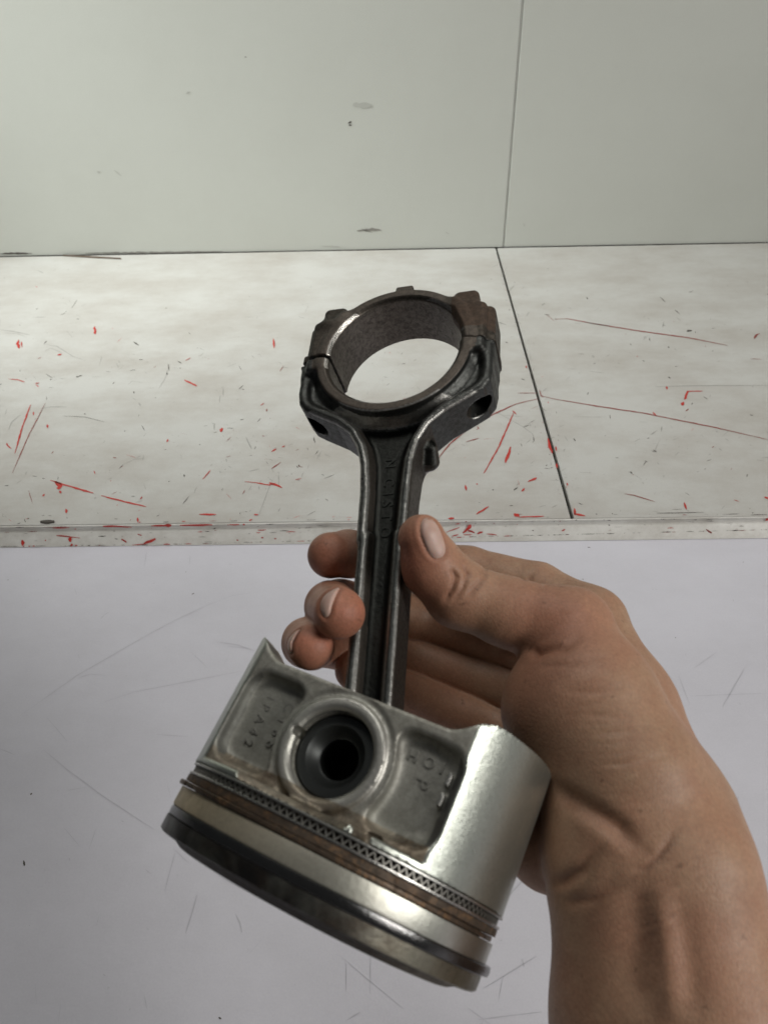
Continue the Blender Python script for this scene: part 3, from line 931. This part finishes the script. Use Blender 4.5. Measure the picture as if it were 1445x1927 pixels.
tag(ring('compression_ring', 39.6, 43.25, -27.45, -25.25, math.radians(5), .03, (.55, -.1), (.13, .13, .13), (.17, .95, .2), .16), 'dark polished compression ring nearest the crown')
tag(ring('scraper_ring', 39.9, 43.1, -20.45, -19.25, math.radians(228), .03, (-.8, .3), (.10, .075, .055), (.42, .75, .9), .05), 'rusty brown middle ring with its end standing proud on the left')
ring('oil_ring_rail', 40.2, 43.1, -17.3, -16.7, math.radians(120), .02, (.1, 0), (.58, .57, .54), (.25, 1, .3), .02)
ring('oil_ring_rail', 40.2, 43.1, -15.05, -14.5, math.radians(40), .02, (.15, 0), (.55, .55, .52), (.28, 1, .35), .02)
# expander: folded steel strip between the two rails
v, f = [], []
nT = 140
for i in range(nT):
    t0 = 2 * math.pi * i / nT; dt = 2 * math.pi / nT
    for (ta, sa, tb, sb) in ((0, -16.65, .5, -15.1), (.5, -15.1, 1, -16.65)):
        A = t0 + ta * dt; Bt = t0 + tb * dt; wd = .075 * dt
        o = len(v)
        for rr in (42.35, 41.7):
            for (tt, ss) in ((A - wd, sa), (A + wd, sa), (Bt + wd, sb), (Bt - wd, sb)):
                v.append((rr * math.cos(tt) * .001, ss * .001, -rr * math.sin(tt) * .001))
        f += [(o, o + 1, o + 2, o + 3), (o + 7, o + 6, o + 5, o + 4), (o, o + 3, o + 7, o + 4), (o + 1, o + 5, o + 6, o + 2)]
M_exp = flat_mat('expander_steel', (.33, .32, .29), .45, .85)
tag(link('oil_ring_expander', mesh_from('oil_ring_expander', v, f, False), M_exp, piston), kind='stuff')

M_cast = flat_mat('raised_cast_marks', (.27, .265, .24), .5, .9)
letters('cast_lettering', 'C 1 6 S', .0036, .00012, M_cast, piston, T(-17.4, 1.5, 27.02, -90))
letters('cast_lettering', 'I P A 4 2', .0033, .00012, M_cast, piston, T(-23.2, .5, 27.00, -90))
letters('cast_lettering', 'H O I', .0036, .00014, M_cast, piston, T(20.5, 7.0, 27.30, 0))
letters('cast_lettering', 'P', .0046, .00014, M_cast, piston, T(21.5, 2.4, 27.10, -90))

# ------------------------------------------------------------------ the hand
def J(px, py, d, r):
    return (np.append(ray((px, py)) * d, r)).astype(np.float32)


thumb = [J(793, 1012, 226, 6.9), J(815, 1068, 228, 8.8), J(864, 1118, 229, 9.8), J(955, 1152, 228, 10.0), J(1072, 1185, 225, 12.0)]
palm = [
    (J(1072, 1190, 225, 12.0), J(1110, 1320, 214, 17)), (J(1110, 1320, 214, 17), J(1180, 1470, 203, 18)),      # thumb metacarpal, thenar
    (J(1060, 1340, 217, 17), J(1120, 1460, 210, 16)),
    (J(1110, 1175, 248, 11), J(1165, 1330, 230, 15)), (J(1165, 1330, 230, 15), J(1250, 1540, 206, 17)),        # index metacarpal
    (J(1060, 1240, 264, 11), J(1140, 1480, 235, 14)), (J(1040, 1320, 268, 11), J(1110, 1520, 232, 14)), (J(1030, 1410, 262, 10), J(1090, 1560, 226, 13)),
    (J(1180, 1470, 203, 18), J(1168, 1620, 197, 17.5)), (J(1250, 1540, 206, 17), J(1268, 1640, 193, 18)),
]
heel = [J(1078, 1525, 224, 12.5), J(1042, 1580, 218, 13.2), J(1098, 1602, 208, 12)]
forearm = [(J(1168, 1620, 197, 18), J(1202, 1930, 188, 19.5)), (J(1272, 1640, 193, 18), J(1325, 1930, 182, 21.5)),
           (J(1202, 1930, 188, 19.5), J(1260, 2700, 172, 27)), (J(1325, 1930, 182, 21.5), J(1400, 2700, 165, 27)),
           (J(1215, 1640, 200, 18), J(1240, 1930, 196, 20))]
fingers = [
    [J(1108, 1172, 250, 11), J(1010, 1112, 262, 9.6), J(880, 1078, 272, 9.2), J(742, 1052, 276, 8.3), J(655, 1042, 262, 7.9), J(622, 1045, 250, 7.5)],
    [J(1065, 1235, 264, 11), J(930, 1200, 280, 9.8), J(790, 1165, 284, 9.4), J(640, 1138, 264, 8.4), J(622, 1142, 247, 8.0), J(638, 1154, 221, 7.5)],
    [J(1045, 1315, 268, 11), J(900, 1280, 280, 10), J(760, 1240, 280, 9.2), J(602, 1208, 256, 7.9), J(578, 1210, 244, 7.7), J(586, 1218, 226, 6.8)],
    [J(1035, 1410, 262, 10), J(930, 1370, 272, 8.6), J(820, 1330, 272, 8), J(700, 1275, 262, 7.2), J(668, 1262, 252, 6.6)],
]


def chain(P, pts, k=1.5):
    d = None
    for a, b in zip(pts[:-1], pts[1:]):
        e = sd_cap(P, a[:3], b[:3], a[3], b[3])
        d = e if d is None else smin(d, e, k)
    return d


def hand_f(P):
    pd = None
    for a, b in palm + forearm:
        e = sd_cap(P, a[:3], b[:3], a[3], b[3])
        pd = e if pd is None else smin(pd, e, 7)
    pd = smin(pd, chain(P, heel, 4), 2.2)
    th = chain(P, thumb, 3)
    d = smin(pd, th, 5)
    for fg in fingers:
        fd = smin(chain(P, fg, 2.0), pd, 6)
        d = smin(d, fd, .8)
    return d


allj = np.array([j for c in fingers + [thumb] for j in c] + [j for ab in palm + forearm for j in ab])
lo = (allj[:, :3] - allj[:, 3:4]).min(0) - 3; hi = (allj[:, :3] + allj[:, 3:4]).max(0) + 3
hv, hq, hn = iso_mesh(hand_f, lo, hi, .56)


def on_hand(p, n_it=60):
    """first point of the hand along the sight line of pixel p"""
    d = ray(p); L = np.linalg.norm(d); d = d / L
    t = 120.
    for _ in range(n_it):
        s = float(hand_f((d * t)[None].astype(np.float32))[0])
        if s < .02: return d * t
        t += s * .8
        if t > 400: return None
    return d * t


tint = np.tile(np.array([.40, .250, .160]), (len(hv), 1))
disp = np.zeros(len(hv), np.float32)


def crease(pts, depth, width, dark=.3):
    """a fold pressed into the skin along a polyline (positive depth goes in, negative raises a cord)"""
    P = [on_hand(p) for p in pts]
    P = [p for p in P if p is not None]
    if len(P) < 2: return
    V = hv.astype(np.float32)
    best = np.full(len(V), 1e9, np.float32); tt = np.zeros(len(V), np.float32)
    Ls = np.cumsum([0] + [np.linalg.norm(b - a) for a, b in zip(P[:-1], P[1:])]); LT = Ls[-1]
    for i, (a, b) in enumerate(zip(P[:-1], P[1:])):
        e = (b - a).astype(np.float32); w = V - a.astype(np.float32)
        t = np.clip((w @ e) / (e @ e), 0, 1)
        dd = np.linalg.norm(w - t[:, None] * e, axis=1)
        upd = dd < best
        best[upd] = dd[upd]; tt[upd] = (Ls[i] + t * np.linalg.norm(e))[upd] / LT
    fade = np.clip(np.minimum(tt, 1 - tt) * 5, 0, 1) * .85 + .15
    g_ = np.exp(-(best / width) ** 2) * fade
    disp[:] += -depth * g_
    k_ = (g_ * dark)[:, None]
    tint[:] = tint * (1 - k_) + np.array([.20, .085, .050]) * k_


def blush(p, rad, col, amt):
    c = on_hand(p)
    if c is None: return
    w = np.exp(-((hv - c) ** 2).sum(1) / rad ** 2)[:, None] * amt
    tint[:] = tint * (1 - w) + np.array(col) * w


RED_ = (.43, .15, .095); PINK = (.46, .23, .155)
for p, r_, a2 in (((765, 1060), 11, .8), ((790, 1000), 9, .5), ((800, 1130), 10, .5), ((620, 1045), 12, .75), ((660, 1150), 11, .85), ((595, 1225), 11, .85), ((1020, 1150), 14, .35), ((1075, 1175), 12, .35), ((1010, 1260), 12, .25)):
    blush(p, r_, RED_, a2)
for p in ((1000, 1290), (1020, 1580), (1250, 1780)):
    blush(p, 14, PINK, .4)
for fg in fingers:                                  # far side fingers are a little redder towards the tips
    for j in fg[-3:]:
        w = np.exp(-((hv - j[:3]) ** 2).sum(1) / 13 ** 2)[:, None] * .35
        tint[:] = tint * (1 - w) + np.array(RED_) * w

crease([(848, 1068), (858, 1085), (850, 1110), (835, 1132)], 1.1, .8, .55)
crease([(868, 1062), (880, 1078), (870, 1108), (850, 1135)], .9, .75, .5)
crease([(893, 1068), (915, 1080), (900, 1100), (872, 1122)], .6, .8, .35)
crease([(905, 1090), (890, 1110), (880, 1125)], .35, .9, .2)
crease([(918, 1056), (912, 1072), (905, 1078)], .9, .9, .55)
crease([(1003, 1077), (996, 1088), (985, 1092)], .8, .9, .55)
crease([(935, 1222), (965, 1232), (1010, 1228), (1060, 1218), (1085, 1205)], 1.9, 1.5, .65)
crease([(930, 1240), (945, 1228), (985, 1215)], .8, 1.3, .3)
crease([(1015, 1256), (1070, 1252), (1150, 1238)], .35, .9, .2)
crease([(1060, 1300), (1120, 1302), (1175, 1292)], .25, 1.0, .15)
crease([(1130, 1440), (1170, 1438), (1220, 1428), (1255, 1422)], .30, .6, -.1)
crease([(1100, 1345), (1160, 1350), (1200, 1346)], .2, .9, .1)
crease([(1120, 1382), (1175, 1378), (1240, 1370)], .2, .9, .1)
crease([(1040, 1482), (1080, 1508), (1125, 1535), (1165, 1560), (1198, 1598)], 2.2, 2.6, .45)
crease([(1200, 1600), (1235, 1610), (1262, 1580), (1275, 1555)], .3, 1.3, .2)
crease([(1185, 1642), (1215, 1632), (1240, 1612), (1268, 1575)], .5, .7, .4)
crease([(1020, 1668), (1060, 1660), (1095, 1640), (1115, 1610), (1135, 1592)], 1.1, 1.5, .45)
crease([(1055, 1700), (1110, 1690), (1145, 1665), (1165, 1640)], .45, 1.7, .25)
crease([(1060, 1520), (1120, 1552), (1165, 1590), (1190, 1630)], -.5, 3.2, 0)
crease([(1025, 1700), (1070, 1702), (1120, 1695), (1190, 1660)], .35, .9, .3)
crease([(1190, 1645), (1205, 1700), (1212, 1800), (1215, 1925)], 1.3, 4.8, .06)
crease([(1235, 1660), (1250, 1740), (1258, 1830), (1262, 1925)], -1.5, 4.0, 0)
crease([(1270, 1680), (1285, 1760), (1295, 1840), (1300, 1925)], 1.0, 3.4, .12)
for k in range(26):                                 # fine parallel skin lines across the wrist and thenar
    t = k / 25
    x0_ = 1195 + random.uniform(-12, 12); y0_ = 1640 + 150 * t
    crease([(x0_, y0_), (x0_ + 45, y0_ - 18), (x0_ + 90, y0_ - 42)], .12, .5, .10)
for k in range(14):
    y0_ = 1290 + k * 19; x0_ = 1050 + k * 7 + random.uniform(-15, 15)
    crease([(x0_, y0_), (x0_ + 60, y0_ - 4), (x0_ + 115, y0_ - 14)], .10, .6, .06)


def nail(name, outline, parent_, lift=.35, crown=.22):
    """outline pixels (closed) -> curved plate lying on the finger"""
    O = np.array(outline, float); c0 = O.mean(0)
    nr, na = 7, len(O) * 3
    per = []
    for i in range(na):
        t = i / na * len(O); k = int(t); f_ = t - k
        p0, p1, p2, p3 = O[(k - 1) % len(O)], O[k % len(O)], O[(k + 1) % len(O)], O[(k + 2) % len(O)]
        per.append(.5 * ((2 * p1) + (-p0 + p2) * f_ + (2 * p0 - 5 * p1 + 4 * p2 - p3) * f_ ** 2 + (-p0 + 3 * p1 - 3 * p2 + p3) * f_ ** 3))
    per = np.array(per)
    v = []; ring_pts = []
    for k in range(nr + 1):
        s = 1 - k / nr
        for p in (per if k < nr else [c0]):
            q = c0 + (p - c0) * s
            w_ = on_hand(q)
            n_ = grad(hand_f, w_[None].astype(np.float32), .4)[0]
            h_ = lift * (1 - s ** 6) - .25 * s ** 6 + crown * (1 - s * s)
            v.append(w_ + n_ * h_)
            if k == 0: ring_pts.append(w_)
    f = []
    for k in range(nr - 1):
        for i in range(na):
            j = (i + 1) % na
            f.append((k * na + i, k * na + j, (k + 1) * na + j, (k + 1) * na + i))
    for i in range(na): f.append(((nr - 1) * na + i, (nr - 1) * na + (i + 1) % na, nr * na))
    W = np.array([cw(x) for x in v]) - np.array(person_loc)
    me = mesh_from(name, W, f, True)
    import bmesh
    bm = bmesh.new(); bm.from_mesh(me)
    bmesh.ops.recalc_face_normals(bm, faces=bm.faces); bm.to_mesh(me); bm.free()
    # groove of the nail fold
    RP = np.array(ring_pts, np.float32)
    near = ((hv - RP.mean(0)) ** 2).sum(1) < 15 ** 2
    idx = np.where(near)[0]
    dd = np.sqrt(((hv[idx][:, None] - RP[None]) ** 2).sum(2).min(1))
    g_ = np.exp(-(dd / .7) ** 2); g2 = np.exp(-((dd - 1.3) / .8) ** 2)
    disp[idx] += -.45 * g_ + .18 * g2
    tint[idx] = tint[idx] * (1 - .5 * g_[:, None]) + np.array([.24, .10, .065]) * .5 * g_[:, None]
    return me


person_loc = tuple(cw(np.append(ray((1215, 1640)), 1)[:3] * 200))
M_nail, nt, b = new_mat('fingernail')
b.inputs['Roughness'].default_value = .46
b.inputs['Subsurface Weight'].default_value = .2
b.inputs['Subsurface Scale'].default_value = .0015
nn = noise(nt, 300, 3, .5, coords(nt))
nt.links.new(ramp(nt, nn, [(.3, (.52, .34, .28)), (.7, (.58, .41, .345))]), b.inputs['Base Color'])
nails = [
    nail('fingernail', [(792, 988), (797, 975), (810, 974), (824, 988), (834, 1010), (839, 1032), (834, 1046), (820, 1051), (807, 1041), (797, 1020), (792, 1003)], None),
    nail('fingernail', [(640, 1104), (630, 1106), (612, 1118), (602, 1135), (604, 1153), (612, 1162), (620, 1156), (624, 1140), (632, 1120)], None),
    nail('fingernail', [(564, 1184), (556, 1188), (545, 1200), (540, 1215), (543, 1229), (549, 1228), (550, 1212), (557, 1196)], None),
]

hv2 = hv + hn * disp[:, None]
W = cw(hv2) - np.array(person_loc)
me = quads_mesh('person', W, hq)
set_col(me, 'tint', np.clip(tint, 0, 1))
M_skin, nt, b = new_mat('skin')
at = N(nt, 'ShaderNodeAttribute', attribute_name='tint')
v = coords(nt)
n1 = noise(nt, 110, 7, .72, v)
n0 = noise(nt, 38, 3, .6, v)
c = mixc(nt, ramp(nt, n1, [(.36, (0, 0, 0)), (.66, (.52, .52, .52))]), at.outputs['Color'], (.27, .125, .075))
c = mixc(nt, ramp(nt, n0, [(.42, (0, 0, 0)), (.62, (.35, .35, .35))]), c, (.43, .215, .135))
n2 = noise(nt, 1100, 3, .6, v)
c = mixc(nt, .28, c, n2, 'OVERLAY')
nf = ramp(nt, noise(nt, 330, 2, .5, v), [(.70, (0, 0, 0)), (.76, (.4, .4, .4))])      # freckles and specks of grease
c = mixc(nt, nf, c, (.10, .05, .03))
nt.links.new(c, b.inputs['Base Color'])
rr = nt.nodes.new('ShaderNodeMath'); rr.operation = 'MULTIPLY_ADD'; rr.inputs[1].default_value = .35; rr.inputs[2].default_value = .36
nt.links.new(n1, rr.inputs[0]); nt.links.new(rr.outputs[0], b.inputs['Roughness'])
b.inputs['Specular IOR Level'].default_value = .42
b.inputs['Subsurface Weight'].default_value = .14
b.inputs['Subsurface Scale'].default_value = .002
b.inputs['Subsurface Radius'].default_value = (1, .35, .2)
vo = N(nt, 'ShaderNodeTexVoronoi'); vo.feature = 'DISTANCE_TO_EDGE'; vo.inputs['Scale'].default_value = 1150
nt.links.new(coords(nt, (1, .45, .75)), vo.inputs['Vector'])
vc = nt.nodes.new('ShaderNodeMath'); vc.operation = 'MINIMUM'; vc.inputs[1].default_value = .22
nt.links.new(vo.outputs[0], vc.inputs[0])
mx = nt.nodes.new('ShaderNodeMath'); mx.operation = 'MULTIPLY_ADD'; mx.inputs[1].default_value = 2.6
nt.links.new(vc.outputs[0], mx.inputs[0]); nt.links.new(n2, mx.inputs[2])
my = nt.nodes.new('ShaderNodeMath'); my.operation = 'ADD'
nt.links.new(mx.outputs[0], my.inputs[0]); nt.links.new(noise(nt, 260, 4, .6, v), my.inputs[1])
bump(nt, b, my.outputs[0], .20, .0003)
person = link('person', me, M_skin)
person.location = person_loc
tag(person, 'bare right hand and forearm gripping the connecting rod between thumb and fingers', 'person')
for nm in nails:
    link('fingernail', nm, M_nail, person)
